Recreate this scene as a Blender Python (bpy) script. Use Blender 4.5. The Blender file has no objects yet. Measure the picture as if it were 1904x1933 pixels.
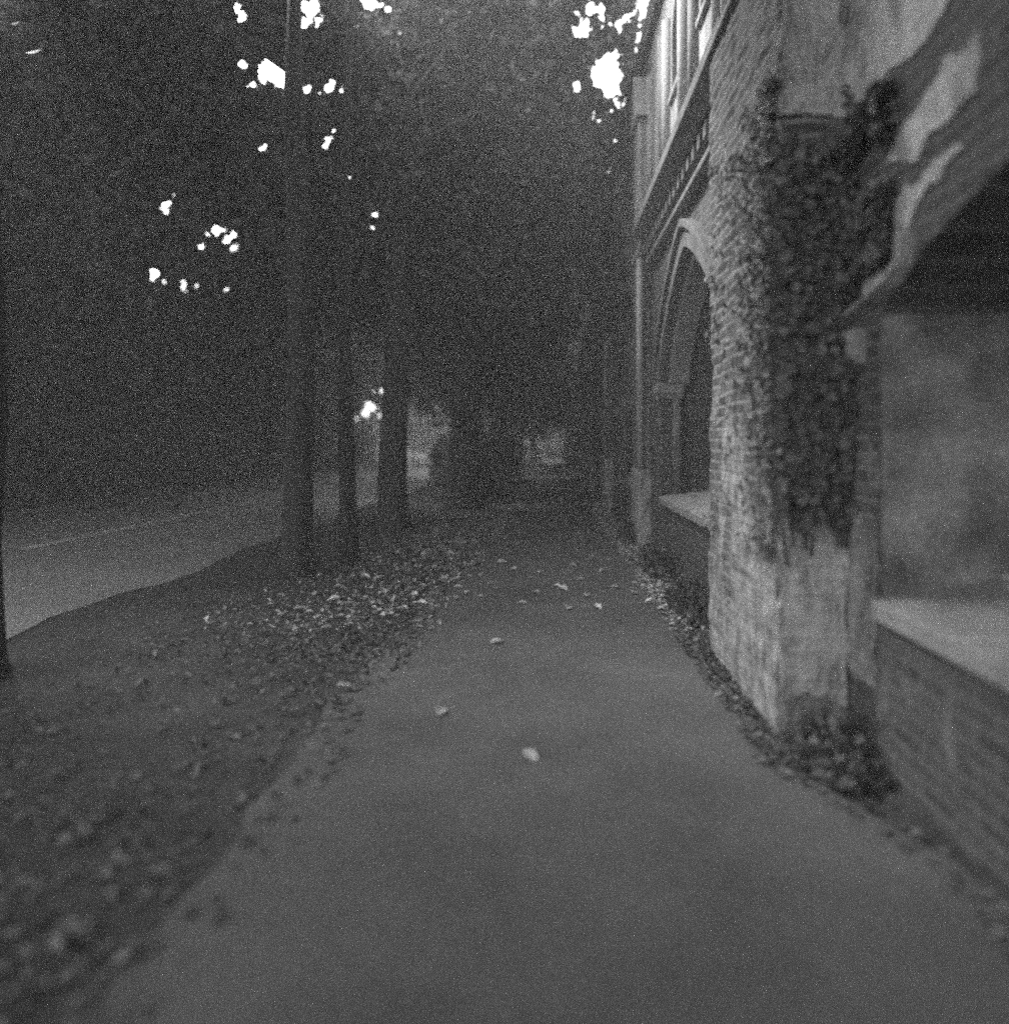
import bpy, bmesh, math, random
import numpy as np
from mathutils import Vector, noise as mnoise

R = math.radians
rng = np.random.default_rng(7)
random.seed(7)
sc = bpy.context.scene
col = sc.collection

# ------------------------------------------------------------------ camera
EYE = 1.6
FPX, VX, VY, W, H = 1300.0, 1030.0, 835.0, 1904.0, 1933.0      # measured on a 1904 px wide view of the photograph
cam_d = bpy.data.cameras.new('camera')
cam = bpy.data.objects.new('camera', cam_d)
col.objects.link(cam)
cam.location = (0, 0, EYE)
cam.rotation_euler = (R(90), 0, 0)
cam_d.sensor_fit = 'HORIZONTAL'
cam_d.sensor_width = 36
cam_d.lens = 36 * FPX / W
cam_d.shift_x = -(VX - W / 2) / W
cam_d.shift_y = -(H / 2 - VY) / W
cam_d.clip_start = 0.05
cam_d.clip_end = 3000
cam_d.dof.use_dof = True
cam_d.dof.focus_distance = 6.6
cam_d.dof.aperture_fstop = 0.38
sc.camera = cam

# ------------------------------------------------------------------ sky, sun, exposure
SUN_EL, SUN_AZ = R(48), R(-55)          # azimuth clockwise from +Y: ahead and to the left
world = bpy.data.worlds.new('World')
sc.world = world
world.use_nodes = True
wn = world.node_tree.nodes
wl = world.node_tree.links
wn.clear()
sky = wn.new('ShaderNodeTexSky')
sky.sky_type = 'NISHITA'
sky.sun_disc = False
sky.sun_elevation = SUN_EL
sky.sun_rotation = SUN_AZ
sky.dust_density = 4.0
bw = wn.new('ShaderNodeRGBToBW')         # the photograph is black and white
bg = wn.new('ShaderNodeBackground')
bg.inputs['Strength'].default_value = 0.15
wo = wn.new('ShaderNodeOutputWorld')
wl.new(sky.outputs[0], bw.inputs[0])
wl.new(bw.outputs[0], bg.inputs['Color'])
wl.new(bg.outputs[0], wo.inputs['Surface'])
sun_d = bpy.data.lights.new('sun', 'SUN')
sun_d.energy = 0.6
sun_d.angle = R(14)
sun_d.color = (1, 1, 1)
sun = bpy.data.objects.new('sun', sun_d)
col.objects.link(sun)
sd = Vector((math.sin(SUN_AZ) * math.cos(SUN_EL), math.cos(SUN_AZ) * math.cos(SUN_EL), math.sin(SUN_EL)))
sun.rotation_euler = (-sd).to_track_quat('-Z', 'Y').to_euler()
sc.view_settings.view_transform = 'Standard'
sc.view_settings.look = 'None'
sc.view_settings.gamma = 1
sc.view_settings.exposure = 3.48
sc.render.engine = 'CYCLES'
sc.cycles.use_denoising = False           # the photograph is on grainy film
sc.cycles.use_adaptive_sampling = False
sc.cycles.max_bounces = 6
sc.cycles.volume_bounces = 2
sc.cycles.use_guiding = True
sc.cycles.use_surface_guiding = True
sc.cycles.use_volume_guiding = True
sc.cycles.guiding_training_samples = 64
sc.cycles.diffuse_bounces = 4
sc.cycles.caustics_reflective = False
sc.cycles.caustics_refractive = False
sc.cycles.filter_width = 2.2

# ------------------------------------------------------------------ helpers
def tag(o, label=None, cat=None, group=None, kind=None):
    if label: o['label'] = label
    if cat: o['category'] = cat
    if group: o['group'] = group
    if kind: o['kind'] = kind
    return o

def empty(name, loc=(0, 0, 0), rz=0):
    o = bpy.data.objects.new(name, None)
    col.objects.link(o)
    o.location = loc
    o.rotation_euler = (0, 0, rz)
    return o

def link(name, me, mat=None, parent=None, smooth=False):
    o = bpy.data.objects.new(name, me)
    col.objects.link(o)
    if mat: me.materials.append(mat)
    if parent: o.parent = parent
    if smooth:
        me.polygons.foreach_set('use_smooth', [True] * len(me.polygons))
    return o

def copy_tree(o, parent=None):
    c = o.copy()
    col.objects.link(c)
    c.parent = parent
    for ch in list(o.children):
        copy_tree(ch, c)
    return c

class MB:
    """collects boxes, prisms and tubes, linked as one mesh object"""
    def __init__(self): self.v, self.f = [], []
    def add(self, vs, fs):
        n = len(self.v)
        self.v += [tuple(p) for p in vs]
        self.f += [tuple(i + n for i in f) for f in fs]
    def box(self, x0, x1, y0, y1, z0, z1):
        self.add([(x, y, z) for x in (x0, x1) for y in (y0, y1) for z in (z0, z1)],
                 [(0, 1, 3, 2), (4, 6, 7, 5), (0, 4, 5, 1), (2, 3, 7, 6), (0, 2, 6, 4), (1, 5, 7, 3)])
    def prism_x(self, poly, x0, x1):            # poly of (y, z)
        n = len(poly)
        self.add([(x0, y, z) for y, z in poly] + [(x1, y, z) for y, z in poly],
                 [tuple(range(n)), tuple(range(2 * n - 1, n - 1, -1))] + [(i, i + n, (i + 1) % n + n, (i + 1) % n) for i in range(n)])
    def prism_y(self, poly, y0, y1):            # poly of (x, z)
        n = len(poly)
        self.add([(x, y0, z) for x, z in poly] + [(x, y1, z) for x, z in poly],
                 [tuple(range(n)), tuple(range(2 * n - 1, n - 1, -1))] + [(i, i + n, (i + 1) % n + n, (i + 1) % n) for i in range(n)])
    def tube(self, pts, rad, seg=8, wob=0.0):
        pts = [Vector(p) for p in pts]
        n = len(pts)
        rad = rad if hasattr(rad, '__len__') else [rad] * n
        vs, fs = [], []
        ref = None
        for i, p in enumerate(pts):
            d = (pts[min(i + 1, n - 1)] - pts[max(i - 1, 0)]).normalized()
            if ref is None: ref = d.orthogonal().normalized()
            a = (ref - d * ref.dot(d)).normalized()
            b = d.cross(a)
            ref = a
            for k in range(seg):
                t = 2 * math.pi * k / seg
                r = rad[i] * (1 + wob * mnoise.noise(Vector((math.cos(t) * 2, math.sin(t) * 2, p.z * 1.3 + p.x * 3))))
                vs.append(p + a * math.cos(t) * r + b * math.sin(t) * r)
        for i in range(n - 1):
            for k in range(seg):
                k2 = (k + 1) % seg
                fs.append((i * seg + k, i * seg + k2, (i + 1) * seg + k2, (i + 1) * seg + k))
        fs.append(tuple(range(seg - 1, -1, -1)))
        fs.append(tuple((n - 1) * seg + k for k in range(seg)))
        self.add(vs, fs)
    def build(self, name, mat, parent=None, bevel=0, smooth=False):
        me = bpy.data.meshes.new(name)
        me.from_pydata(self.v, [], self.f)
        bm = bmesh.new(); bm.from_mesh(me)
        bmesh.ops.recalc_face_normals(bm, faces=bm.faces)
        bm.to_mesh(me); bm.free()
        o = link(name, me, mat, parent, smooth)
        if bevel:
            m = o.modifiers.new('bevel', 'BEVEL'); m.width = bevel; m.segments = 2; m.limit_method = 'ANGLE'
        return o

# ------------------------------------------------------------------ materials (all grey: a black and white photograph)
class NT:
    def __init__(self, name):
        self.m = bpy.data.materials.new(name)
        self.m.use_nodes = True
        self.t = self.m.node_tree
        self.t.nodes.clear()
    def n(self, kind, **kw):
        x = self.t.nodes.new('ShaderNode' + kind)
        for k, v in kw.items():
            if k.startswith('_'): x.inputs[k[1:].replace('_', ' ')].default_value = v
            else: setattr(x, k, v)
        return x
    def l(self, a, b): self.t.links.new(a, b)
    def coord(self, scale=(1, 1, 1)):
        tc = self.n('TexCoord'); mp = self.n('Mapping')
        mp.inputs['Scale'].default_value = scale
        self.l(tc.outputs['Object'], mp.inputs['Vector'])
        return mp.outputs[0]
    def noise(self, vec, scale, detail=4, rough=0.6):
        x = self.n('TexNoise'); x.inputs['Scale'].default_value = scale; x.inputs['Detail'].default_value = detail; x.inputs['Roughness'].default_value = rough
        self.l(vec, x.inputs['Vector']); return x.outputs['Fac']
    def ramp(self, fac, stops):
        x = self.n('ValToRGB')
        e = x.color_ramp.elements
        while len(e) < len(stops): e.new(0.5)
        for el, (p, v) in zip(e, stops):
            el.position = p; el.color = (v, v, v, 1)
        self.l(fac, x.inputs[0]); return x.outputs[0]
    def mix(self, fac, a, b, mode='MIX'):
        x = self.n('Mix', data_type='RGBA', blend_type=mode)
        for s, i in ((fac, 0), (a, 6), (b, 7)):
            if hasattr(s, 'is_output'): self.l(s, x.inputs[i])
            elif i == 0: x.inputs[i].default_value = s
            else: x.inputs[i].default_value = (s, s, s, 1)
        return x.outputs[2]
    def finish(self, colr, rough=0.9, bump=None, bstr=0.5, bdist=0.01, spec=0.2):
        p = self.n('BsdfPrincipled'); o = self.n('OutputMaterial')
        p.inputs['Roughness'].default_value = rough
        p.inputs['Specular IOR Level'].default_value = spec
        if hasattr(colr, 'is_output'): self.l(colr, p.inputs['Base Color'])
        else: p.inputs['Base Color'].default_value = (colr, colr, colr, 1)
        if bump is not None:
            b = self.n('Bump'); b.inputs['Strength'].default_value = bstr; b.inputs['Distance'].default_value = bdist
            self.l(bump, b.inputs['Height']); self.l(b.outputs[0], p.inputs['Normal'])
        self.l(p.outputs[0], o.inputs['Surface'])
        return self.m

def mottled(name, lo, hi, scale=3, fine=60, rough=0.9, bdist=0.01, stretch=(1, 1, 1), spec=0.2):
    t = NT(name)
    v = t.coord(stretch); v2 = t.coord()
    a = t.ramp(t.noise(v, scale, 5), [(0.3, lo), (0.7, hi)])
    f = t.ramp(t.noise(v2, fine, 2), [(0.25, 0.55), (0.75, 1.35)])
    c = t.mix(1.0, a, f, 'MULTIPLY')
    return t.finish(c, rough, t.noise(v2, fine * 0.6, 4), 0.6, bdist, spec)

def brick_mat(name, blo, bhi, mortar, rlo, rhi, cover, low=0.0):
    """worn brickwork with patches of old render left on it; cover = how much render is left"""
    t = NT(name)
    tc = t.n('TexCoord'); sp = t.n('SeparateXYZ'); t.l(tc.outputs['Object'], sp.inputs[0])
    s = t.n('Math', operation='ADD'); t.l(sp.outputs[0], s.inputs[0]); t.l(sp.outputs[1], s.inputs[1])
    cb = t.n('CombineXYZ'); t.l(s.outputs[0], cb.inputs[0]); t.l(sp.outputs[2], cb.inputs[1])
    warp = t.noise(tc.outputs['Object'], 2.5, 3)
    wv = t.n('VectorMath', operation='MULTIPLY_ADD')
    cw = t.n('CombineXYZ'); t.l(warp, cw.inputs[0]); t.l(warp, cw.inputs[1])
    t.l(cw.outputs[0], wv.inputs[0]); wv.inputs[1].default_value = (0.03, 0.03, 0); t.l(cb.outputs[0], wv.inputs[2])
    br = t.n('TexBrick')
    br.inputs['Scale'].default_value = 1.0
    br.inputs['Brick Width'].default_value = 0.25
    br.inputs['Row Height'].default_value = 0.078
    br.inputs['Mortar Size'].default_value = 0.014
    br.inputs['Mortar Smooth'].default_value = 0.3
    br.inputs['Color1'].default_value = (blo,) * 3 + (1,)
    br.inputs['Color2'].default_value = (bhi,) * 3 + (1,)
    br.inputs['Mortar'].default_value = (mortar,) * 3 + (1,)
    t.l(wv.outputs[0], br.inputs['Vector'])
    v = t.coord((1.6, 1.6, 0.55)); v2 = t.coord()
    n1 = t.noise(v, 2.2, 6, 0.65)
    if low:
        lo_ = t.n('MapRange'); t.l(sp.outputs[2], lo_.inputs[0])
        for i_, v_ in ((1, 0.2), (2, 2.4), (3, low), (4, 0.0)): lo_.inputs[i_].default_value = v_
        ad = t.n('Math', operation='ADD'); t.l(n1, ad.inputs[0]); t.l(lo_.outputs[0], ad.inputs[1]); n1 = ad.outputs[0]
    mask = t.ramp(n1, [(0.5 - (cover - 0.5) * 0.5 - 0.03, 0.0), (0.5 - (cover - 0.5) * 0.5 + 0.05, 1.0)])
    rend = t.ramp(t.noise(v, 7, 7, 0.75), [(0.32, rlo), (0.48, (rlo + rhi) / 2), (0.7, rhi)])
    fine = t.ramp(t.noise(v2, 70, 3), [(0.25, 0.6), (0.75, 1.3)])
    c = t.mix(mask, br.outputs['Color'], rend)
    c = t.mix(1.0, c, fine, 'MULTIPLY')
    h = t.n('Math', operation='SUBTRACT'); t.l(mask, h.inputs[0]); t.l(br.outputs['Fac'], h.inputs[1])
    h2 = t.n('Math', operation='ADD'); t.l(h.outputs[0], h2.inputs[0]); t.l(t.noise(v2, 14, 5), h2.inputs[1])
    return t.finish(c, 0.93, h2.outputs[0], 1.0, 0.02)

def leaf_mat(name, lo, hi, trans=0.3, spec=0.25):
    t = NT(name)
    at = t.n('Attribute'); at.attribute_name = 'tone'
    c = t.ramp(at.outputs['Fac'], [(0.0, lo), (1.0, hi)])
    p = t.n('BsdfPrincipled'); p.inputs['Roughness'].default_value = 0.55; p.inputs['Specular IOR Level'].default_value = spec
    t.l(c, p.inputs['Base Color'])
    o = t.n('OutputMaterial')
    if trans:
        tr = t.n('BsdfTranslucent'); t.l(c, tr.inputs['Color'])
        m = t.n('MixShader'); m.inputs[0].default_value = trans
        t.l(p.outputs[0], m.inputs[1]); t.l(tr.outputs[0], m.inputs[2]); t.l(m.outputs[0], o.inputs['Surface'])
    else:
        t.l(p.outputs[0], o.inputs['Surface'])
    return t.m

M = {}
M['soil'] = mottled('soil', 0.036, 0.07, 2.0, 30, bdist=0.02)
M['path'] = mottled('path_surface', 0.072, 0.118, 1.2, 90, bdist=0.006)
M['asphalt'] = mottled('road_asphalt', 0.2, 0.27, 0.8, 110, bdist=0.004)
M['paint'] = mottled('worn_paint', 0.45, 0.8, 5, 80)
M['kerb'] = mottled('kerb_stone', 0.12, 0.22, 3, 60)
M['brick'] = brick_mat('worn_brick', 0.05, 0.085, 0.12, 0.08, 0.17, 0.32)
M['pier'] = brick_mat('pier_brick', 0.045, 0.13, 0.22, 0.06, 0.4, 0.24, 0.3)
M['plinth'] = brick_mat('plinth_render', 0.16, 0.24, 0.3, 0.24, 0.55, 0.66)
M['render'] = mottled('pale_render', 0.13, 0.4, 1.6, 45, bdist=0.006, stretch=(2.5, 2.5, 0.25))
M['stone'] = mottled('pale_stone', 0.18, 0.3, 4, 70, bdist=0.006)
M['dark_stone'] = mottled('weathered_shaded_stone', 0.08, 0.16, 4, 60, bdist=0.008)
M['lining'] = mottled('blotched_lining', 0.05, 0.38, 1.7, 50, bdist=0.006)
M['timber'] = mottled('old_timber', 0.05, 0.1, 3, 60, stretch=(6, 6, 0.5))
M['glass'] = NT('dark_glass').finish(0.03, 0.15, spec=0.5)
M['bark'] = mottled('bark', 0.02, 0.05, 4, 25, bdist=0.03, stretch=(3, 3, 0.5))
M['crown'] = leaf_mat('crown_leaves', 0.07, 0.15)
M['crown_far'] = leaf_mat('far_leaves', 0.03, 0.07)  # far foliage, darker than the near crowns
M['ivy'] = leaf_mat('ivy_leaves', 0.06, 0.13, 0.15)
M['litter'] = leaf_mat('dead_leaves', 0.03, 0.55, 0.1)
M['pale_leaf'] = leaf_mat('pale_dead_leaf', 0.5, 0.75, 0.3)
M['white'] = mottled('white_paint', 0.62, 0.8, 3, 50)
M['metal'] = mottled('grey_metal', 0.3, 0.4, 3, 50)

# ------------------------------------------------------------------ leaves
# clearings in the foliage where the sky breaks through: (x, y, radius) on the 1904 px view, i.e. directions from the path
GAPS = [(588, 15, 15, 20), (700, 8, 22, 12), (518, 130, 40, 24), (540, 150, 26, 28), (622, 165, 10, 15), (653, 165, 6, 12),
        (618, 270, 14, 13), (648, 325, 5, 7), (655, 355, 5, 9), (702, 415, 11, 20), (495, 280, 7, 5), (312, 390, 15, 15), (408, 434, 11, 11), (382, 462, 8, 9),
        (440, 445, 7, 9), (438, 470, 5, 6), (292, 518, 10, 17), (346, 540, 9, 14), (372, 540, 12, 5), (428, 547, 9, 4), (1142, 140, 36, 58), (1098, 60, 22, 24), (1135, 22, 9, 18),
        (1168, 50, 6, 12), (1112, 18, 8, 10), (698, 768, 14, 12), (690, 780, 8, 9), (723, 738, 8, 6), (456, 32, 7, 12)]
for g in list(GAPS):                               # small openings round each larger one
    for k in range(2):
        a = random.uniform(0, 6.28)
        GAPS.append((g[0] + (g[2] * 1.3 + 9) * math.cos(a), g[1] + (g[3] * 1.3 + 9) * math.sin(a), g[2] * 0.22 + 1.2, g[3] * 0.28 + 1.2))
GAPS = np.array(GAPS, float)

def in_gap(P, pad):
    """foliage left out where the sky breaks through the trees (pad: half the clump's size, in metres)"""
    Y = np.maximum(P[:, 1], 0.3)
    u = P[:, 0] / Y * FPX + VX
    v = VY - (P[:, 2] - EYE) / Y * FPX
    pp = pad / Y * FPX
    m = np.zeros(len(P), bool)
    rag = 0.3 + 1.2 * rng.random(len(P))          # ragged edges
    for x, y, rx, ry in GAPS:
        a = np.arctan2(v - y, u - x)
        wob = 1 + 0.28 * np.sin(a * 3 + x) + 0.2 * np.sin(a * 5 + y)
        m |= ((u - x) / (rx + pp)) ** 2 + ((v - y) / (ry + pp)) ** 2 < wob * rag
    return m & (P[:, 1] > 0.5)

def leaf_mesh(name, P, size, mat, parent=None, normal=None, spread=1.0, aspect=0.6, flat=0.0, drop_gaps=False, tone=None, bend=0.15):
    """one small bent leaf (two triangles each side of the midrib) per point"""
    n = len(P)
    size = np.broadcast_to(np.asarray(size, float), (n,)).copy()
    if drop_gaps:
        k = ~in_gap(P, size * 0.35)
        P, size = P[k], size[k]
        if normal is not None: normal = normal[k]
        n = len(P)
    N = rng.normal(size=(n, 3)) * spread
    if normal is not None: N = N + normal
    N[:, 2] += flat
    N /= np.linalg.norm(N, axis=1)[:, None] + 1e-9
    A = rng.normal(size=(n, 3))
    A -= N * (A * N).sum(1)[:, None]
    A /= np.linalg.norm(A, axis=1)[:, None] + 1e-9
    B = np.cross(N, A)
    s = size[:, None]
    V = np.empty((n, 6, 3))
    V[:, 0] = P - A * s * 0.5
    V[:, 1] = P + B * s * aspect * 0.5 - A * s * 0.08 + N * s * bend
    V[:, 2] = P + B * s * aspect * 0.36 + A * s * 0.25 + N * s * bend * 0.8
    V[:, 3] = P + A * s * 0.5 - N * s * bend * 0.4
    V[:, 4] = P - B * s * aspect * 0.36 + A * s * 0.25 + N * s * bend * 0.8
    V[:, 5] = P - B * s * aspect * 0.5 - A * s * 0.08 + N * s * bend
    me = bpy.data.meshes.new(name)
    me.vertices.add(n * 6)
    me.vertices.foreach_set('co', V.reshape(-1))
    idx = np.array([0, 1, 2, 3, 0, 3, 4, 5])
    L = (np.arange(n)[:, None] * 6 + idx).reshape(-1).astype(np.int32)
    me.loops.add(len(L)); me.loops.foreach_set('vertex_index', L)
    me.polygons.add(2 * n)
    me.polygons.foreach_set('loop_start', (np.arange(2 * n) * 4).astype(np.int32))
    me.polygons.foreach_set('loop_total', np.full(2 * n, 4, np.int32))
    me.update(calc_edges=True)
    at = me.attributes.new('tone', 'FLOAT', 'POINT')
    tv = rng.random(n) if tone is None else tone
    at.data.foreach_set('value', np.repeat(tv, 6).astype(np.float32))
    return link(name, me, mat, parent)

def blob_points(cs, n, hollow=0.35):
    """points through several ellipsoids (x, y, z, rx, ry, rz)"""
    cs = np.array(cs, float)
    w = cs[:, 3] * cs[:, 4] * cs[:, 5]
    k = rng.choice(len(cs), n, p=w / w.sum())
    d = rng.normal(size=(n, 3)); d /= np.linalg.norm(d, axis=1)[:, None]
    r = (hollow + (1 - hollow) * rng.random(n)) ** 0.5
    r *= 1 + 0.13 * rng.normal(size=n)
    return cs[k, :3] + d * r[:, None] * cs[k, 3:]

def make_tree(name, x, y, d, h, crown_blobs, n, leaf, label, cat='tree', group=None, lean=(0, 0), mat='crown', core=0.35, fork=3.0):
    root = empty(name, (x, y, 0))
    tag(root, label, cat, group)
    mb = MB()
    top = h * 0.75
    zs = [0, 0.12, 0.35, 0.9, 1.8, fork, (fork + top) / 2, top]
    rs = [d * 0.85, d * 0.68, d * 0.57, d * 0.52, d * 0.49, d * 0.46, d * 0.32, d * 0.12]
    ph = x * 3 + y
    pts = [(lean[0] * z + 0.05 * math.sin(z * 0.8 + ph), lean[1] * z + 0.05 * math.cos(z * 0.7 + ph), z - 0.08 if z == 0 else z) for z in zs]
    mb.tube(pts, rs, 14, 0.25)
    for i in range(6):
        b = crown_blobs[i % len(crown_blobs)]
        z0 = fork + (top - fork) * (0.05 + 0.13 * i)
        s = Vector((lean[0] * z0, lean[1] * z0, z0))
        e = Vector((b[0] - x, b[1] - y, b[2])) + Vector((random.uniform(-.8, .8), random.uniform(-.8, .8), random.uniform(-.5, .8)))
        mid = s.lerp(e, 0.5) + Vector((0, 0, 0.3))
        mb.tube([s, mid, e], [d * 0.22, d * 0.14, d * 0.04], 7, 0.2)
    mb.build('trunk', M['bark'], root, smooth=True)
    loc = np.array([x, y, 0])
    P = blob_points(crown_blobs, n)
    P = P[P[:, 2] > 0.15]
    S = leaf * (0.6 + 0.8 * rng.random(len(P)))
    nc = int(len(P) * 0.12)
    C = blob_points([(b[0], b[1], b[2], b[3] * 0.8, b[4] * 0.8, b[5] * 0.8) for b in crown_blobs], nc, 0.0)
    C = C[C[:, 2] > 0.5]
    P = np.vstack([P, C]); S = np.concatenate([S, np.full(len(C), core) * (0.7 + 0.6 * rng.random(len(C)))])
    k = ~in_gap(P, S * 0.35)
    P, S = P[k], S[k]
    leaf_mesh('crown', P - loc, S, M[mat], root, flat=0.6)
    return root

# ------------------------------------------------------------------ ground
def sheet(name, pts, z, mat, kind='structure', parent=None, sub=0):
    me = bpy.data.meshes.new(name)
    me.from_pydata([(x, y, z) for x, y in pts], [], [tuple(range(len(pts)))])
    o = link(name, me, mat, parent)
    if kind: tag(o, kind=kind)
    return o

sheet('ground', [(-120, -60), (60, -60), (60, 160), (-120, 160)], 0.0, M['soil'])

def strip(name, left, right, z, mat, y0, y1, step=0.5):
    """a strip of ground between two wandering edges, slightly crowned"""
    ys = np.arange(y0, y1 + 1e-6, step)
    v, f = [], []
    for y in ys:
        l, r = left(y), right(y)
        for k in range(5):
            t = k / 4
            v.append((l + (r - l) * t, y, z + 0.02 * (1 - (2 * t - 1) ** 2)))
    for i in range(len(ys) - 1):
        for k in range(4):
            f.append((i * 5 + k, i * 5 + k + 1, (i + 1) * 5 + k + 1, (i + 1) * 5 + k))
    me = bpy.data.meshes.new(name)
    me.from_pydata(v, [], f)
    o = link(name, me, mat, None, True)
    return tag(o, kind='structure')

def nz(y, s): return mnoise.noise(Vector((s, y * 0.9, 0.3)))
path_l = lambda y: -1.38 + 0.05 * min(max(y, 0), 9) * 0.55 + 0.06 * min(max(y - 9, 0), 8) * 0.5 + 0.14 * nz(y, 1.7) + 0.07 * nz(y * 5, 9)
path_r = lambda y: 1.18 + 0.36 * min(1, max(0, (3.4 - y) / 0.8)) + 0.05 * nz(y, 5.1) + 0.03 * nz(y * 5, 3)
strip('path', path_l, path_r, 0.012, M['path'], -6, 62, 0.2)
road_r = lambda y: -4.4 + 0.25 * nz(y * 0.6, 21) + 0.12 * nz(y * 3, 25) - (0 if y < 34 else min((y - 34) * 0.35, 3.4))
strip('road', lambda y: -11.6, road_r, 0.008, M['asphalt'], -40, 100, 0.25)
strip('road_centre_line', lambda y: -7.72, lambda y: -7.58, 0.034, M['paint'], 10.0, 18.5, 0.5)
kb = MB()
for i in range(-6, 40):
    kb.box(-11.75, -11.62, i * 2.0, i * 2.0 + 1.985, -0.05, 0.1 + 0.01 * random.random())
kb3 = kb.build('kerb', M['stone'], bevel=0.012)
tag(kb3, kind='structure')

# ------------------------------------------------------------------ the long building with its arcade
bd = empty('arcaded_building', (1.63, 0, 0))
tag(bd, 'long two storey brick building with buttresses and arched recesses along the right of the path', 'building')
OX = 1.63
def part(mb, name, mat, bevel=0, parent=None, smooth=False):
    mb.v = [(x - OX, y, z) for x, y, z in mb.v]
    return mb.build(name, M[mat] if isinstance(mat, str) else mat, parent or bd, bevel, smooth)

Y_END = 58.0
PIERS = [(-2.9, -1.9, 1.25), (3.73, 5.24, 1.25), (10.65, 11.55, 1.45)]
y = 16.8
while y < Y_END - 2:
    PIERS.append((y, y + 0.85, 1.45)); y += 6.2
OPEN = []
for (a0, a1, _), (b0, b1, _) in zip(PIERS[:-1], PIERS[1:]):
    if a1 < 0: OPEN.append((-0.15, 3.36))
    else: OPEN.append((a1 + 0.98, b0 - 1.0))
SILL, EAVE = 0.84, 4.62
def sp(o0): return 2.2 if o0 < 1 else 2.42      # springing: the nearest recess has a low flat arch
def ri(o0): return 0.55 if o0 < 1 else 1.4
XB = 2.45

def arch_z(t, o0):                               # t in -1..1, a slightly pointed arch
    return sp(o0) + ri(o0) * max(0.0, 1 - abs(t) ** 1.3) ** 0.68
def arch_pts(y0, y1, grow=0.0, n=24, drop=0.0):
    c, w = (y0 + y1) / 2, (y1 - y0) / 2
    out = []
    for i in range(n + 1):
        a = math.pi * i / n
        t = -math.cos(a)
        out.append((c + t * (w + grow), sp(y0) + (arch_z(t, y0) - sp(y0)) * (1 + grow / ri(y0)) - (drop if i in (0, n) else 0)))
    return out

wall = MB()
prev = -7.0
for (o0, o1) in OPEN:
    wall.box(OX, XB, prev, o0, -0.1, EAVE)
    wall.box(OX, XB, o0, o1, -0.1, SILL - 0.1)
    pts = arch_pts(o0, o1)
    SPRING = sp(o0)
    pts = [(o0, SPRING)] + pts[1:-1] + [(o1, SPRING)]
    wall.prism_x(pts + [(o1, EAVE), (o0, EAVE)], OX, XB)
    prev = o1
wall.box(OX, XB, prev, Y_END, -0.1, EAVE)
part(wall, 'wall', 'brick')

def arch_ring(o0, o1, g0, g1, x0, x1):
    mb = MB()
    a, b = arch_pts(o0, o1, g0), arch_pts(o0, o1, g1)
    n = len(a)
    vs = []
    for i in range(n):
        for x in (x0, x1):
            vs.append((x, a[i][0], a[i][1])); vs.append((x, b[i][0], b[i][1]))
    fs = []
    for i in range(n - 1):
        p, q = i * 4, (i + 1) * 4
        fs += [(p, p + 1, q + 1, q), (p + 2, q + 2, q + 3, p + 3), (p, q, q + 2, p + 2), (p + 1, p + 3, q + 3, q + 1)]
    fs += [(0, 2, 3, 1), ((n - 1) * 4, (n - 1) * 4 + 1, (n - 1) * 4 + 3, (n - 1) * 4 + 2)]
    mb.add(vs, fs)
    return mb

for i, (o0, o1) in enumerate(OPEN):
    SPRING, RISE = sp(o0), ri(o0)
    # sloping stone sill, its nose standing out of the wall
    s = MB()
    s.prism_y([(OX - 0.05, SILL - 0.1), (OX - 0.05, SILL + 0.0), (XB - 0.12, SILL + 0.12), (XB - 0.12, SILL - 0.1)], o0 + 0.004, o1 - 0.004)
    part(s, 'sill', 'stone', 0.012)
    if o0 > 1: am = part(arch_ring(o0, o1, 0.03, 0.2, OX - 0.05, OX + 0.02), 'arch_moulding', 'dark_stone', 0.012)
    if o0 > 1: hm = part(arch_ring(o0, o1, 0.26, 0.36, OX - 0.1, OX + 0.02), 'hood_mould', 'dark_stone', 0.012)
    if o0 > 1: so = part(arch_ring(o0, o1, -0.12, -0.004, OX + 0.08, OX + 0.36), 'inner_arch', 'stone', 0.012)
    for yy, sg in ((o0, 1), (o1, -1)) if o0 > 1 else ():
        im = MB()
        im.box(OX - 0.085, OX + 0.3, min(yy - sg * 0.3, yy + sg * 0.09), max(yy - sg * 0.3, yy + sg * 0.09), SPRING - 0.14, SPRING + 0.0)
        im.box(OX - 0.06, OX + 0.28, min(yy - sg * 0.27, yy + sg * 0.06), max(yy - sg * 0.27, yy + sg * 0.06), SPRING - 0.21, SPRING - 0.142)
        part(im, 'impost', 'stone', 0.015)
        sh = MB()
        sh.tube([(OX + 0.2, yy + sg * 0.07, SILL + 0.05), (OX + 0.2, yy + sg * 0.07, SPRING - 0.215)], 0.066, 12)
        part(sh, 'jamb_shaft', 'dark_stone', smooth=True)
    if o0 < 1:
        for ya, yb in ((o0 - 0.003, o0 + 0.015), (o1 - 0.015, o1 + 0.003)):      # lining added pale and blotched in place of dappled light on the jambs
            jl = MB(); jl.box(OX + 0.012, XB - 0.11, ya, yb, SILL - 0.02, SPRING + 0.1)
            part(jl, 'jamb_dapple_lining', 'lining')
    bp = MB()                                      # boarded back of the recess
    nb = 14
    for k in range(nb):
        a = o0 + (o1 - o0) * k / nb; b = o0 + (o1 - o0) * (k + 1) / nb - 0.012
        bp.box(XB - 0.1, XB - 0.04, a, b, SILL + 0.0, SPRING + RISE)
    part(bp, 'boarding', 'timber' if o0 > 1 else 'lining')

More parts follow.
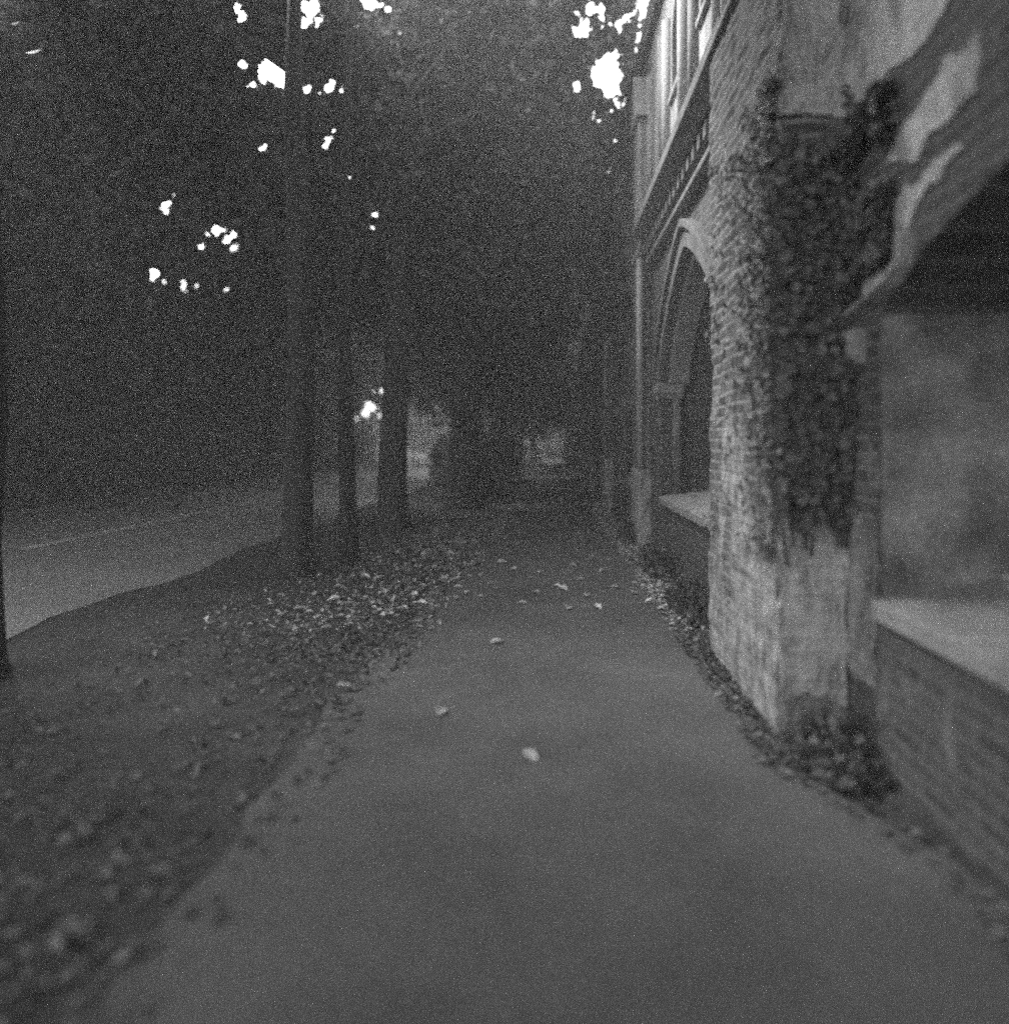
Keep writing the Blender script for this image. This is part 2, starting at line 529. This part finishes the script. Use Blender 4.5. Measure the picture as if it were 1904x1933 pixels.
UX0 = OX + 0.043
for (p0, p1, px) in PIERS:
    b = MB()
    b.box(px, OX + 0.003, p0, p1, 1.18, 4.5)
    near = 3 < p0 < 4
    if near:
        b = MB(); b.box(px, OX + 0.003, p0, p1, -0.1, 4.5)
        bu = part(b, 'buttress', 'pier')
        bm = bmesh.new(); bm.from_mesh(bu.data)
        bmesh.ops.subdivide_edges(bm, edges=bm.edges, cuts=70, use_grid_fill=True)
        for v in bm.verts:
            q = v.co
            if q.x > -0.01: continue
            course = math.floor(q.z / 0.085)
            d = 0.018 * mnoise.noise(Vector((q.x * 2, q.y * 2.5, course * 1.7))) + 0.014 * mnoise.noise(Vector((q.x * 9, q.y * 9, q.z * 7))) + 0.02 * mnoise.noise(Vector((q.x * 2.5, q.y * 2.5, q.z * 1.2)))
            q.x -= d * (1 if q.x < -0.3 else 0.2); q.y -= d * (0.9 if q.y < p0 + 0.02 else 0)
        bm.to_mesh(bu.data); bm.free()
    else:
        bu = part(b, 'buttress', 'pier', 0.02)
        cs = MB(); cs.tube([(px + 0.01, p0 + 0.01, 1.2), (px + 0.01, p0 + 0.01, 4.45)], 0.06, 10)
        part(cs, 'corner_shaft', 'render', 0, bu, True)
        ub = MB(); ub.box(OX - 0.16, UX0, p0 + 0.14, p1 - 0.14, 5.14, 6.7)
        part(ub, 'upper_stage', 'render', 0.02, bu)
        ub = MB(); ub.prism_x([(p0 + 0.06, 6.702), (p1 - 0.06, 6.702), ((p0 + p1) / 2, 7.5)], OX - 0.22, UX0)
        part(ub, 'gablet', 'stone', 0.012, bu)
    g = MB()
    g.prism_y([(px - 0.015, -0.1), (px - 0.015, 1.15), (px - 0.0, 1.18), (OX + 0.004, 1.18), (OX + 0.004, -0.1)], p0 - 0.015, p1 + 0.015)
    if not near: part(g, 'plinth', 'plinth', 0.02, bu)
    g = MB()
    g.prism_y([(px - 0.04, 4.5), (px - 0.04, 4.56), (OX + 0.004, 5.12), (OX + 0.004, 4.5)], p0 - 0.05, p1 + 0.05)
    part(g, 'sloping_cap', 'stone', 0.012, bu)

# string course and cornice between the storeys, broken by the buttresses
co = MB(); st = MB()
prev = -7.0
for (p0, p1, px) in PIERS + [(Y_END, Y_END, 0)]:
    a, b = prev, p0 - 0.055
    co.prism_y([(OX - 0.16, 4.63), (OX - 0.3, 4.78), (OX - 0.3, 4.9), (OX + 0.05, 5.02), (OX + 0.05, 4.63)], a, b)
    st.prism_y([(OX - 0.07, 4.25), (OX - 0.12, 4.3), (OX - 0.12, 4.36), (OX + 0.003, 4.42), (OX + 0.003, 4.25)], a, b)
    yy = a + 0.1
    while yy < b - 0.15:
        co.box(OX - 0.14, OX + 0.003, yy, yy + 0.12, 4.47, 4.628)
        yy += 0.26
    prev = p1 + 0.055
part(co, 'cornice', 'dark_stone', 0.01)  # dark stone tone also stands in for shade below the overhang
part(st, 'string_course', 'dark_stone', 0.01)

# upper storey: pale render, tall narrow windows, engaged shafts
TOP = 7.9
UX = OX + 0.04
up = MB(); prev = -7.0; slots = []
for (o0, o1) in OPEN:
    c = (o0 + o1) / 2
    for q in (c - 0.85, c + 0.85):
        slots.append((q - 0.34, q + 0.34))
for (a, b) in slots:
    up.box(UX, XB, prev, a, EAVE + 0.002, TOP)
    up.box(UX, XB, a, b, EAVE + 0.002, 6.2)
    n = 12
    c, w = (a + b) / 2, (b - a) / 2
    arc = [(c - w * math.cos(math.pi * k / n), 6.9 + 0.5 * (1 - abs(math.cos(math.pi * k / n)) ** 1.7) ** 0.6) for k in range(n + 1)]
    up.prism_x(arc + [(b, TOP), (a, TOP)], UX, XB)
    prev = b
up.box(UX, XB, prev, Y_END, EAVE + 0.002, TOP)
part(up, 'upper_wall', 'render')
for (a, b) in slots:
    w = MB(); w.box(XB - 0.4, XB - 0.36, a, b, 6.2, 7.45)
    wi = part(w, 'window', 'glass')
    w = MB(); w.prism_y([(UX - 0.05, 6.08), (UX - 0.05, 6.16), (XB - 0.42, 6.3), (XB - 0.42, 6.2), (UX + 0.002, 6.2), (UX + 0.002, 6.08)], a - 0.06, b + 0.06)
    part(w, 'window_sill', 'stone', 0.01, wi)
shafts = set()
for (o0, o1) in OPEN:
    c = (o0 + o1) / 2
    for dy in (-1.75, -1.4, -0.3, 0.3, 1.4, 1.75): shafts.add(round(c + dy, 3))
for (p0, p1, px) in PIERS: shafts.add(round(p0, 3) + 0.1); shafts.add(round(p1, 3) - 0.1)
for yy in sorted(shafts):
    s = MB(); s.tube([(UX, yy, 5.02), (UX, yy, TOP - 0.6)], 0.1, 12)
    part(s, 'shaft', 'render', smooth=True)
w = MB(); w.prism_y([(OX - 0.06, TOP), (OX - 0.12, TOP + 0.1), (OX - 0.12, TOP + 0.2), (8.0, TOP + 3.0), (8.0, TOP)], -7.05, Y_END + 0.1)
part(w, 'roof', 'dark_stone')
w = MB(); w.box(XB + 0.01, 7.9, -6.9, Y_END - 0.05, -0.1, TOP - 0.01)
part(w, 'rear_block', 'brick')

# pale pieces by the nearest recess: old render, and dappled light put into colour
def ragged(pts, amp=0.05, k=10):
    out = []
    n = len(pts)
    for i in range(n):
        a, b = pts[i], pts[(i + 1) % n]
        for q in range(k):
            t = q / k
            u, v = a[0] + (b[0] - a[0]) * t, a[1] + (b[1] - a[1]) * t
            du = dv = 0
            for f, w in ((4, 1.0), (10, 0.7), (27, 0.4)):
                du += w * mnoise.noise(Vector((u * f, v * f, 1.3))); dv += w * mnoise.noise(Vector((u * f, v * f, 7.7)))
            out.append((u + amp * du, v + amp * dv))
    return out
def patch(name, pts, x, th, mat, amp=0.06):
    """irregular thin piece on a wall facing the path; pts are (y, z)"""
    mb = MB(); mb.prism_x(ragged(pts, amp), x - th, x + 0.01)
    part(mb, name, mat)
patch('render_dapple_patch', [(3.7, 3.3), (3.7, 4.2), (2.0, 4.2), (2.1, 3.6), (2.9, 3.36)], OX, 0.012, 'plinth')
patch('render_dapple_patch', [(3.71, 0.4), (3.71, 1.25), (3.62, 1.7), (3.4, 1.55), (3.38, 0.9), (3.37, 0.36)], OX, 0.01, 'pier')
patch('render_dapple_patch', [(3.3, 2.95), (2.95, 3.12), (2.6, 3.15), (2.65, 2.95), (3.0, 2.84)], OX, 0.012, 'plinth')
patch('render_dapple_patch', [(3.5, 2.3), (3.28, 2.42), (3.12, 2.5), (3.0, 2.62), (2.8, 2.66), (2.7, 2.72), (3.1, 2.74), (3.4, 2.66), (3.5, 2.52)], OX, 0.014, 'plinth')
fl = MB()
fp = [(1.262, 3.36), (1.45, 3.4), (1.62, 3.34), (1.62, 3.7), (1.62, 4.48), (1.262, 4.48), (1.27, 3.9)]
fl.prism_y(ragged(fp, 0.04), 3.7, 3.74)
part(fl, 'render_dapple_patch', 'plinth')  # pale tone makes up for light missing on the upper buttress front
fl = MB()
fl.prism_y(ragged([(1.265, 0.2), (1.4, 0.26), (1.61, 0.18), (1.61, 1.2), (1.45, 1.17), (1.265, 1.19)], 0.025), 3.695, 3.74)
part(fl, 'render_dapple_patch', 'plinth')
lg = MB()                                          # a short broken ledge of moulded stone over its bracket
prof = [(0.0, -0.02), (-0.08, 0.0), (-0.085, 0.02), (0.0, 0.035)]
path_ = [(3.84, 2.2), (3.6, 2.25), (3.35, 2.3), (3.17, 2.34), (3.06, 2.4), (3.01, 2.5)]
vs = [(OX + a, yv, zv + b) for yv, zv in path_ for a, b in prof]
fs = [(i * 4 + k, i * 4 + (k + 1) % 4, i * 4 + 4 + (k + 1) % 4, i * 4 + 4 + k) for i in range(len(path_) - 1) for k in range(4)] + [(3, 2, 1, 0), tuple(len(vs) - 4 + k for k in range(4))]
lg.add(vs, fs)
part(lg, 'broken_ledge', 'render', 0.004)
bk = MB(); bk.prism_y([(OX - 0.07, 2.18), (OX - 0.055, 2.04), (OX - 0.02, 2.0), (OX + 0.003, 2.0), (OX + 0.003, 2.18)], 3.5, 3.71)
part(bk, 'bracket', 'stone', 0.01)

# ------------------------------------------------------------------ ivy on the nearest buttress and the corner beside it
iv = empty('ivy', (1.5, 3.7, 0))
tag(iv, 'dark ivy climbing the nearest buttress and filling the corner beside it', 'ivy')
ivl = np.array([1.5, 3.7, 0.0])
stem = MB()
for i in range(12):
    xx = 1.3 + 0.026 * i
    pts = []; z = 0.0; x_ = xx
    while z < 2.2 + 0.1 * i:
        x_ += random.uniform(-0.03, 0.03)
        pts.append((min(max(x_, 1.27), 1.6) - 1.5, 3.73 - 0.035 - 3.7 - 0.01 * random.random(), z)); z += random.uniform(0.08, 0.16)
    stem.tube(pts[9:], [0.005 - 0.003 * k / len(pts) for k in range(len(pts) - 9)], 6, 0.4)
stem.build('stem', M['bark'], iv, smooth=True)
def ivy_pts(n, fn):
    out = []
    while len(out) < n:
        p = fn()
        if p is not None: out.append(p)
    return np.array(out)
def on_front():                                   # the side of the buttress that faces the camera
    x, z = random.uniform(1.22, 1.7), random.uniform(0.9, 3.7)
    edge = mnoise.noise(Vector((x * 3, z * 1.3, 4)))
    e2 = mnoise.noise(Vector((x * 9, 1.0, 3.3)))
    if z < 1.22 + 0.35 * e2 + random.gauss(0, 0.06): return None
    if z > 3.15 + edge * 0.7 + random.gauss(0, 0.1): return None
    if random.random() < 0.35 and mnoise.noise(Vector((x * 6, z * 5, 1))) > 0.15: return None
    return (x, 3.73 - 0.02 - abs(random.gauss(0, 0.05)), z)
def on_path_side():                               # the side that faces the path, in ragged streaks
    y, z = random.uniform(3.7, 5.2), random.uniform(0.95, 3.6)
    p = 0.75 * math.exp(-(y - 3.7) / 0.3) * (1 if z > 1.9 else 0.35) + 0.12 * (mnoise.noise(Vector((y * 3 + z, z * 1.4, 2.0))) > 0.2)
    if random.random() > p: return None
    return (1.25 - random.uniform(0.01, 0.06), y, z)
def on_wall():                                    # the wall between buttress and arch
    y, z = random.uniform(3.2, 3.75), random.uniform(2.45, 3.3)
    if mnoise.noise(Vector((y * 2.2, z * 2.0, 8))) < -0.05: return None
    return (OX - random.uniform(0.015, 0.09), y, z)
P1 = ivy_pts(8500, on_front); P2 = ivy_pts(1500, on_path_side); P3 = ivy_pts(1300, on_wall)
leaf_mesh('foliage', np.vstack([P1, P2, P3]) - ivl, np.concatenate([0.035 + 0.05 * rng.random(len(P1)), 0.03 + 0.035 * rng.random(len(P2)), 0.05 + 0.05 * rng.random(len(P3))]), M['ivy'], iv,
          normal=np.vstack([np.tile([0, -1.5, 0.5], (len(P1), 1)), np.tile([-1.5, 0, 0.5], (len(P2), 1)), np.tile([-1.5, 0, 0.5], (len(P3), 1))]), spread=0.6, aspect=0.85)

# weeds along the foot of the wall
def weed(x, y, w, l, h, n, label):
    r = empty('wall_weed', (x, y, 0))
    tag(r, label, 'weed', 'weeds along the foot of the building')
    P = rng.random((n, 3)); a = rng.random(n) * 2 * math.pi; rad = np.sqrt(rng.random(n))
    P[:, 0] = np.cos(a) * rad * w; P[:, 1] = np.sin(a) * rad * l; P[:, 2] = 0.02 + h * rng.random(n) ** 1.6 * (1.1 - rad ** 2) * (0.55 + 0.45 * np.sin(a * 3 + x * 9) * np.sin(a * 5 + y))
    s = MB()
    for i in range(9):
        aa = i * 0.7; s.tube([(0, 0, -0.02), (math.cos(aa) * w * 0.3, math.sin(aa) * l * 0.3, h * 0.45), (math.cos(aa) * w * 0.6, math.sin(aa) * l * 0.6, h * 0.75)], [0.006, 0.005, 0.002], 5)
    s.build('stem', M['bark'], r)
    leaf_mesh('foliage', P, 0.04 + 0.05 * rng.random(n), M['ivy'], r, flat=1.0, aspect=0.7)
weed(1.42, 3.4, 0.2, 0.3, 0.3, 520, 'low dark weed in the corner in front of the nearest buttress')
weed(1.38, 8.6, 0.2, 0.9, 0.45, 900, 'dark weed at the wall foot under the farther pale sill')
weed(1.36, 6.6, 0.18, 0.7, 0.4, 700, 'dark weed at the wall foot just past the nearest buttress')
weed(1.3, 11.1, 0.12, 0.5, 0.5, 600, 'dark weed at the foot of the second buttress')

# ------------------------------------------------------------------ verge trees, nearest first
def crown(x, y, z, rx, ry, rz, k=7):
    out = [(x, y, z, rx * 0.75, ry * 0.75, rz * 0.8)]
    rr = random.Random(int(abs(x * 131 + y * 17 + z * 7)))
    for i in range(k):
        a = 2 * math.pi * i / k + x
        out.append((x + math.cos(a) * rx * 0.6, y + math.sin(a) * ry * 0.6, z + rz * rr.uniform(-0.45, 0.45), rx * 0.5, ry * 0.5, rz * 0.5))
    return out
VG = 'trees along the verge between path and road'
make_tree('verge_tree', -3.87, 4.6, 0.32, 9, crown(-5.6, 4.6, 9.8, 3.2, 3.2, 1.6), 22000, 0.16, 'dark tree trunk cut by the left edge of the photograph', group=VG)
make_tree('verge_tree', -2.96, 8.2, 0.33, 11, crown(-5.4, 11.6, 7.4, 3.0, 2.8, 3.6), 34000, 0.17, 'dark medium trunk standing against the road, the leftmost full trunk on the verge', group=VG)
make_tree('verge_tree', -2.63, 9.0, 0.2, 10, crown(-1.9, 14.2, 9.3, 2.8, 2.4, 3.4) + [(0.25, 13.2, 8.7, 1.55, 1.8, 2.7), (0.3, 12.4, 10.2, 1.3, 1.8, 2.0), (0.5, 12.5, 8.6, 1.15, 1.4, 1.7), (0.75, 12.3, 6.6, 0.4, 0.9, 0.9), (1.0, 15.6, 6.6, 0.55, 1.2, 1.4), (0.95, 15.0, 6.2, 0.5, 1.0, 1.2)], 64000, 0.17, 'thinnest trunk on the verge, between a medium and a thick trunk', group=VG, lean=(0.005, 0))
make_tree('verge_tree', -2.76, 12.6, 0.5, 14, crown(-3.4, 16.0, 8.0, 4.2, 3.6, 5.0), 46000, 0.2, 'thick dark trunk on the verge just left of the thin lamp post', group=VG)
make_tree('verge_tree', -1.95, 16.6, 0.72, 15, crown(-1.2, 19.0, 8.6, 2.7, 3.6, 5.4), 42000, 0.2, 'stoutest dark trunk, close to the left edge of the narrowing path', group=VG, fork=3.4)
make_tree('verge_tree', -2.3, 23.0, 0.5, 15, crown(-3.2, 24, 8.2, 4.6, 4.0, 5.2), 42000, 0.24, 'half hidden trunk behind the stoutest verge tree', group=VG)
make_tree('verge_tree', -2.0, 30.0, 0.5, 15, crown(-2.6, 31, 8.0, 4.4, 4.2, 5.6), 36000, 0.28, 'farther verge tree, seventh along from the left edge', group=VG)
make_tree('verge_tree', -2.2, 38.0, 0.5, 15, crown(-2.4, 39, 8.0, 4.2, 4.4, 6.0), 30000, 0.32, 'farthest verge tree before the end of the path', group=VG)
make_tree('path_end_tree', -1.0, 55.0, 0.5, 13, crown(-1.6, 55, 7.0, 4.6, 4.4, 5.2), 24000, 0.36, 'dark tree arching over the far end of the path', group=None)
make_tree('verge_tree', -3.6, 46.0, 0.5, 15, crown(-2.0, 47, 7.6, 3.6, 4.4, 6.4), 26000, 0.34, 'last verge tree beside the road bend', group=VG)

# trees on the far side of the road
make_tree('road_end_tree', -8.5, 66.0, 0.5, 14, crown(-10.5, 66, 5.4, 6.0, 5.0, 5.2), 30000, 0.4, 'dark tree standing in the fork where the road ends', group=None)
make_tree('road_end_tree', -12.6, 56.0, 0.5, 14, crown(-10.5, 56, 8.6, 5.4, 5.0, 4.4), 30000, 0.36, 'dark tree arching over the road behind the lamp post', group=None)
FG = 'trees beyond the road'
for i, (x, y, h, lab) in enumerate([(-14.5, 13, 13, 'spreading dark tree beyond the road, nearest of that row'), (-14.2, 18.5, 14, 'dark tree beyond the road, second of that row'),
        (-14.6, 24.5, 14, 'dark tree beyond the road, third of that row'), (-14.2, 31, 14, 'dark tree beyond the road, fourth of that row'),
        (-15.2, 38, 14, 'dark tree beyond the road, fifth of that row'), (-15.4, 46, 14, 'dark tree beyond the road, sixth and last of that row')]):
    make_tree('roadside_tree', x, y, 0.5, h, crown(x + 1.5, y, 7.6, 5.4, 4.0, 5.2), 34000, 0.28, lab, group=FG, core=0.6)
# unseen trees added behind the camera to cut sky light
OG = 'added unseen trees that block sky light'
make_tree('added_shade_tree', -3.6, -1.6, 0.5, 14, crown(-2.2, 1.5, 10.8, 4.6, 4.6, 2.2) + [(-3.2, 6.4, 10.8, 2.4, 2.0, 1.8), (-0.4, 6.2, 9.8, 1.9, 1.9, 1.2), (0.7, 6.9, 8.9, 1.0, 1.7, 0.8), (0.3, 3.6, 9.6, 1.4, 2.2, 1.4), (0.4, 0.8, 9.4, 1.4, 2.2, 1.4), (-2.0, 4.6, 10.0, 2.6, 2.0, 1.2), (-5.6, 6.8, 10.6, 2.0, 2.0, 1.2)], 76000, 0.22, 'added unseen tree behind the viewpoint whose crown shades the near path', group=OG)
make_tree('added_shade_tree', -3.4, -8.0, 0.5, 14, crown(-2.2, -7, 9.5, 5.0, 4.6, 3.2), 30000, 0.22, 'second added tree behind the viewpoint, blocking sky light farther back along the verge', group=OG)
make_tree('added_shade_tree', -13.5, 3.0, 0.5, 14, crown(-9.5, 4.0, 9.5, 5.6, 5.4, 3.0), 44000, 0.22, 'added unseen tree across the road, shading the ground level with the viewpoint', group=OG)
make_tree('added_shade_tree', -9.0, -13.0, 0.5, 12, crown(-9.5, -13, 6.4, 4.2, 4.0, 4.6), 20000, 0.3, 'added unseen tree far behind the viewpoint, cutting the low sky light', group=OG)
# dense undergrowth behind them
def bank(name, pts, n, size, mat, label, cat, kind=None, rz=1.6, r=1.6):
    cs = [(x, y, z, r, r * 1.3, rz) for x, y, z in pts]
    P = blob_points(cs, n, 0.2); P = P[P[:, 2] > 0.03]
    S = size * (0.6 + 0.8 * rng.random(len(P)))
    k = ~in_gap(P, S * 0.35)
    o = leaf_mesh(name, P[k], S[k], M[mat], None, flat=0.5)
    return tag(o, label, cat, kind=kind)
bank('undergrowth', [(-14.6 + 0.4 * math.sin(i * 1.7), 3 + i * 1.6, 1.2) for i in range(32)], 64000, 0.24, 'crown', 'dark undergrowth along the far side of the road', 'undergrowth', 'stuff', 2.1, 1.7)
bank('wood', [(-19 + 1.2 * math.sin(i * 1.3), 2 + i * 2.2, 4 + 2.5 * (i % 3)) for i in range(27)], 75000, 0.5, 'crown', 'dark wood behind the trees on the far side of the road', 'wood', 'stuff', 4.5, 3.0)
# trees closing the view beyond the bend and the end of the path
EG = 'trees closing the far end of the view'
for (x, y, h, lab) in [(-22, 76, 13, 'pale lit tree at the end of the road, left of the gap of sky'), (-13.2, 84, 15, 'pale lit tree at the end of the road behind the lamp post'),
        (-6.5, 74, 14, 'lit tree at the far end, right of the lamp post'), (0.5, 68, 15, 'tree closing the far end of the path')]:
    make_tree('distant_tree', x, y, 0.5, h, crown(x, y, 6.2, 5.2, 4.0, 6.2), 22000, 0.4, lab, group=EG, mat='crown_far', core=0.9)
bank('far_wood', [(-40 + i * 3.2, 96 + 2 * math.sin(i * 2.1), 5) for i in range(18)], 40000, 0.8, 'crown_far', 'far wood closing the horizon behind the road', 'wood', 'stuff', 7.5, 4.0)
bank('hedge', [(-3.2 + i * 1.0, 60.5, 0.7) for i in range(6)], 9000, 0.16, 'crown_far', 'low lit hedge across the far end of the path', 'hedge', None, 0.9, 0.8)
bank('verge_shrub', [(-2.2, 18.8, 0.7), (-2.6, 20, 0.9), (-1.9, 21.2, 0.8)], 9000, 0.12, 'crown', 'dark shrub at the foot of the stoutest verge trunk', 'shrub', None, 1.0, 0.8)
bank('path_shrub', [(-1.9, 27, 0.8), (-2.1, 28.6, 1.0), (-1.9, 34, 1.0), (-2.0, 36, 1.2)], 12000, 0.14, 'crown', 'dark low shrub at the far left of the path', 'shrub', None, 1.2, 0.9)

# ------------------------------------------------------------------ barrier, lamp post, low wall
ba = empty('white_barrier', (-8.3, 41, 0))
tag(ba, 'white painted road barrier catching the light between two dark trunks', 'barrier')
b = MB(); b.box(-0.05, 0.05, -3.5, 3.5, 0.44, 0.62); b.build('top_rail', M['white'], ba, 0.01)
b = MB(); b.box(-0.05, 0.05, -3.5, 3.5, 0.02, 0.34); b.build('lower_rail', M['white'], ba, 0.01)
for k in (-3.3, -1.1, 1.1, 3.3):
    b = MB(); b.box(0.052, 0.16, k - 0.06, k + 0.06, 0, 0.66); b.build('post', M['dark_stone'], ba, 0.01)
ba.rotation_euler.z = R(-24)
lp = empty('lamp_post', (-8.65, 45, 0))
tag(lp, 'thin pale lamp post leaning slightly beside the far road', 'lamp post')
b = MB(); b.tube([(0, 0, 0), (-0.05, 0, 2.5), (-0.12, 0, 5.4)], [0.09, 0.07, 0.05], 10); b.build('post', M['metal'], lp, smooth=True)
b = MB(); b.tube([(-0.12, 0, 5.35), (-0.3, 0, 5.6), (-0.9, 0, 5.7)], [0.045, 0.04, 0.035], 8); b.build('arm', M['metal'], lp, smooth=True)
b = MB(); b.prism_y([(-1.5, 5.66), (-1.45, 5.76), (-0.9, 5.78), (-0.85, 5.66), (-0.95, 5.6), (-1.4, 5.6)], -0.13, 0.13); b.build('lamp_head', M['metal'], lp, 0.02)
lw = empty('low_wall', (-0.9, 57.5, 0), R(14))
tag(lw, 'low pale stone wall crossing the far end of the path', 'wall')
b = MB(); b.box(-1.3, 0.9, -0.15, 0.15, 0, 0.32); b.build('wall', M['stone'], lw, 0.02)
b = MB(); b.box(-1.35, 0.95, -0.2, 0.2, 0.322, 0.4); b.build('coping', M['white'], lw, 0.02)

# ------------------------------------------------------------------ fallen leaves
def litter_points(n):
    out = []
    while len(out) < n:
        y = 1.6 + 17 * random.random() ** 1.2
        if y < 5 and random.random() < 0.55: continue
        if random.random() < 0.6:
            x = path_l(y) + 0.25 - abs(random.gauss(0, 1.1))
            if x < -4.2: continue
        else:
            x = path_r(y) - 0.12 + abs(random.gauss(0, 0.22))
            if x > 1.56: continue
        out.append((x, y, 0.015 + 0.02 * random.random()))
    return np.array(out)
P = litter_points(20000)
dens = np.array([mnoise.noise(Vector((p[0] * 0.9, p[1] * 0.6, 3))) for p in P])
P = P[dens + rng.normal(size=len(P)) * 0.25 > -0.1]
lt = leaf_mesh('leaf_litter', P, 0.03 + 0.045 * rng.random(len(P)), M['litter'], None, flat=2.2, spread=0.7, tone=rng.random(len(P)) ** 2.0 * np.where((P[:, 1] > 5.8) & (P[:, 0] > -3.1), 1.0, 0.22) + np.where((P[:, 1] > 5.8) & (P[:, 0] > 0), 0.25, 0.06))  # leaf tone lifted to offset shade by the wall, cut close to camera
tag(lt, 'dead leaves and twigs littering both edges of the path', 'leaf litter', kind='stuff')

protos = []
for k in range(4):
    o = leaf_mesh('fallen_leaf', np.zeros((1, 3)), 1.0, M['pale_leaf'], None, normal=np.array([[0.1, -0.5, 2.0]]), spread=0.1, tone=np.array([k / 3]), bend=0.17)
    protos.append(o)
LEAVES = [(946, 1063, .13), (1062, 1113, .13), (1050, 1108, .1), (1018, 1082, .09), (1030, 1088, .08), (1138, 1078, .12), (1072, 1150, .12), (938, 1214, .11), (830, 1348, .11),
          (866, 1093, .1), (888, 1068, .1), (980, 1028, .1), (1046, 1030, .09), (1118, 1052, .08), (865, 1110, .09), (882, 1120, .08), (1012, 1120, .08), (1000, 1434, .1), (650, 1298, .1), (368, 1262, .11),
          (245, 1378, .11), (676, 1474, .12), (860, 1130, .08), (906, 1088, .09), (1095, 1096, .08), (628, 1134, .14), (905, 1128, .07), (700, 1140, .12), (725, 1120, .1), (760, 1150, .11),
          (690, 1090, .12), (1215, 1076, .1), (1232, 1084, .1), (1255, 1090, .1), (1200, 1104, .1), (1226, 1110, .1), (1262, 1078, .09), (1210, 1060, .09), (1290, 1073, .1), (1248, 1104, .09), (1280, 1096, .09),
          (968, 1076, .1), (1004, 1092, .09), (1082, 1070, .1), (1150, 1060, .1), (1108, 1126, .1), (985, 1140, .09), (925, 1104, .1), (1075, 1034, .1), (1160, 1110, .1), (1128, 1148, .1),
          (1190, 1066, .1), (1222, 1062, .1), (1240, 1068, .1), (1270, 1062, .1), (1206, 1092, .1), (1244, 1076, .11), (1218, 1098, .1), (1236, 1118, .1), (1266, 1108, .1), (1196, 1120, .1), (1252, 1128, .1), (1225, 1136, .09),
          (640, 1110, .12), (668, 1060, .12), (672, 1128, .12), (716, 1092, .11), (738, 1136, .11), (748, 1104, .11), (782, 1124, .11), (796, 1140, .1), (820, 1072, .1), (838, 1094, .1), (800, 1048, .11), (850, 1046, .1)]
LEAVES = [q for q in LEAVES if q[1] < 1190 or q[0] in (938, 830, 650, 1000)]
for i, (px, py, s) in enumerate(LEAVES):
    yy = FPX * (EYE - 0.03) / (py - VY); xx = (px - VX) * yy / FPX
    o = protos[i] if i < 4 else protos[i % 4].copy()
    if i >= 4: col.objects.link(o)
    o.location = (xx, yy, 0.045)
    o.scale = (s * 1.1, s * 1.1, s * 1.1)
    o.rotation_euler = (random.uniform(-.25, .25), random.uniform(-.25, .25), random.uniform(0, 6.28))
    if path_l(yy) < xx < path_r(yy): tag(o, 'pale fallen leaf lying on the bare middle of the path', 'leaf', 'fallen leaves on the path')
    elif xx > 0: tag(o, 'pale fallen leaf in the litter between path and building', 'leaf', 'fallen leaves beside the building')
    else: tag(o, 'pale fallen leaf on the dark verge left of the path', 'leaf', 'fallen leaves on the verge')
# two pale leaves on the sill of the nearest recess
for k, (xx, yy) in enumerate([(2.15, 3.2), (2.05, 3.08)]):
    o = protos[k + 2].copy(); col.objects.link(o)
    o.location = (xx, yy, SILL + 0.11); o.scale = (0.1, 0.1, 0.12); o.rotation_euler = (0.3, -0.2, 1 + k)
    tag(o, 'bright curled leaf lying on the stone sill of the nearest recess', 'leaf', 'leaves on the sill')

# ------------------------------------------------------------------ haze added to lift the dark tones
hm = NT('haze')
hv = hm.n('VolumePrincipled'); ho = hm.n('OutputMaterial')
hv.inputs['Color'].default_value = (0.95, 0.95, 0.95, 1)
hv.inputs['Density'].default_value = 0.0083
hm.l(hv.outputs[0], ho.inputs['Volume'])
hz = MB(); hz.box(-125, 65, -65, 165, -1.0, 17.0)
tag(hz.build('haze', hm.m), 'thin haze added to lift the dark tones', 'haze', kind='stuff')
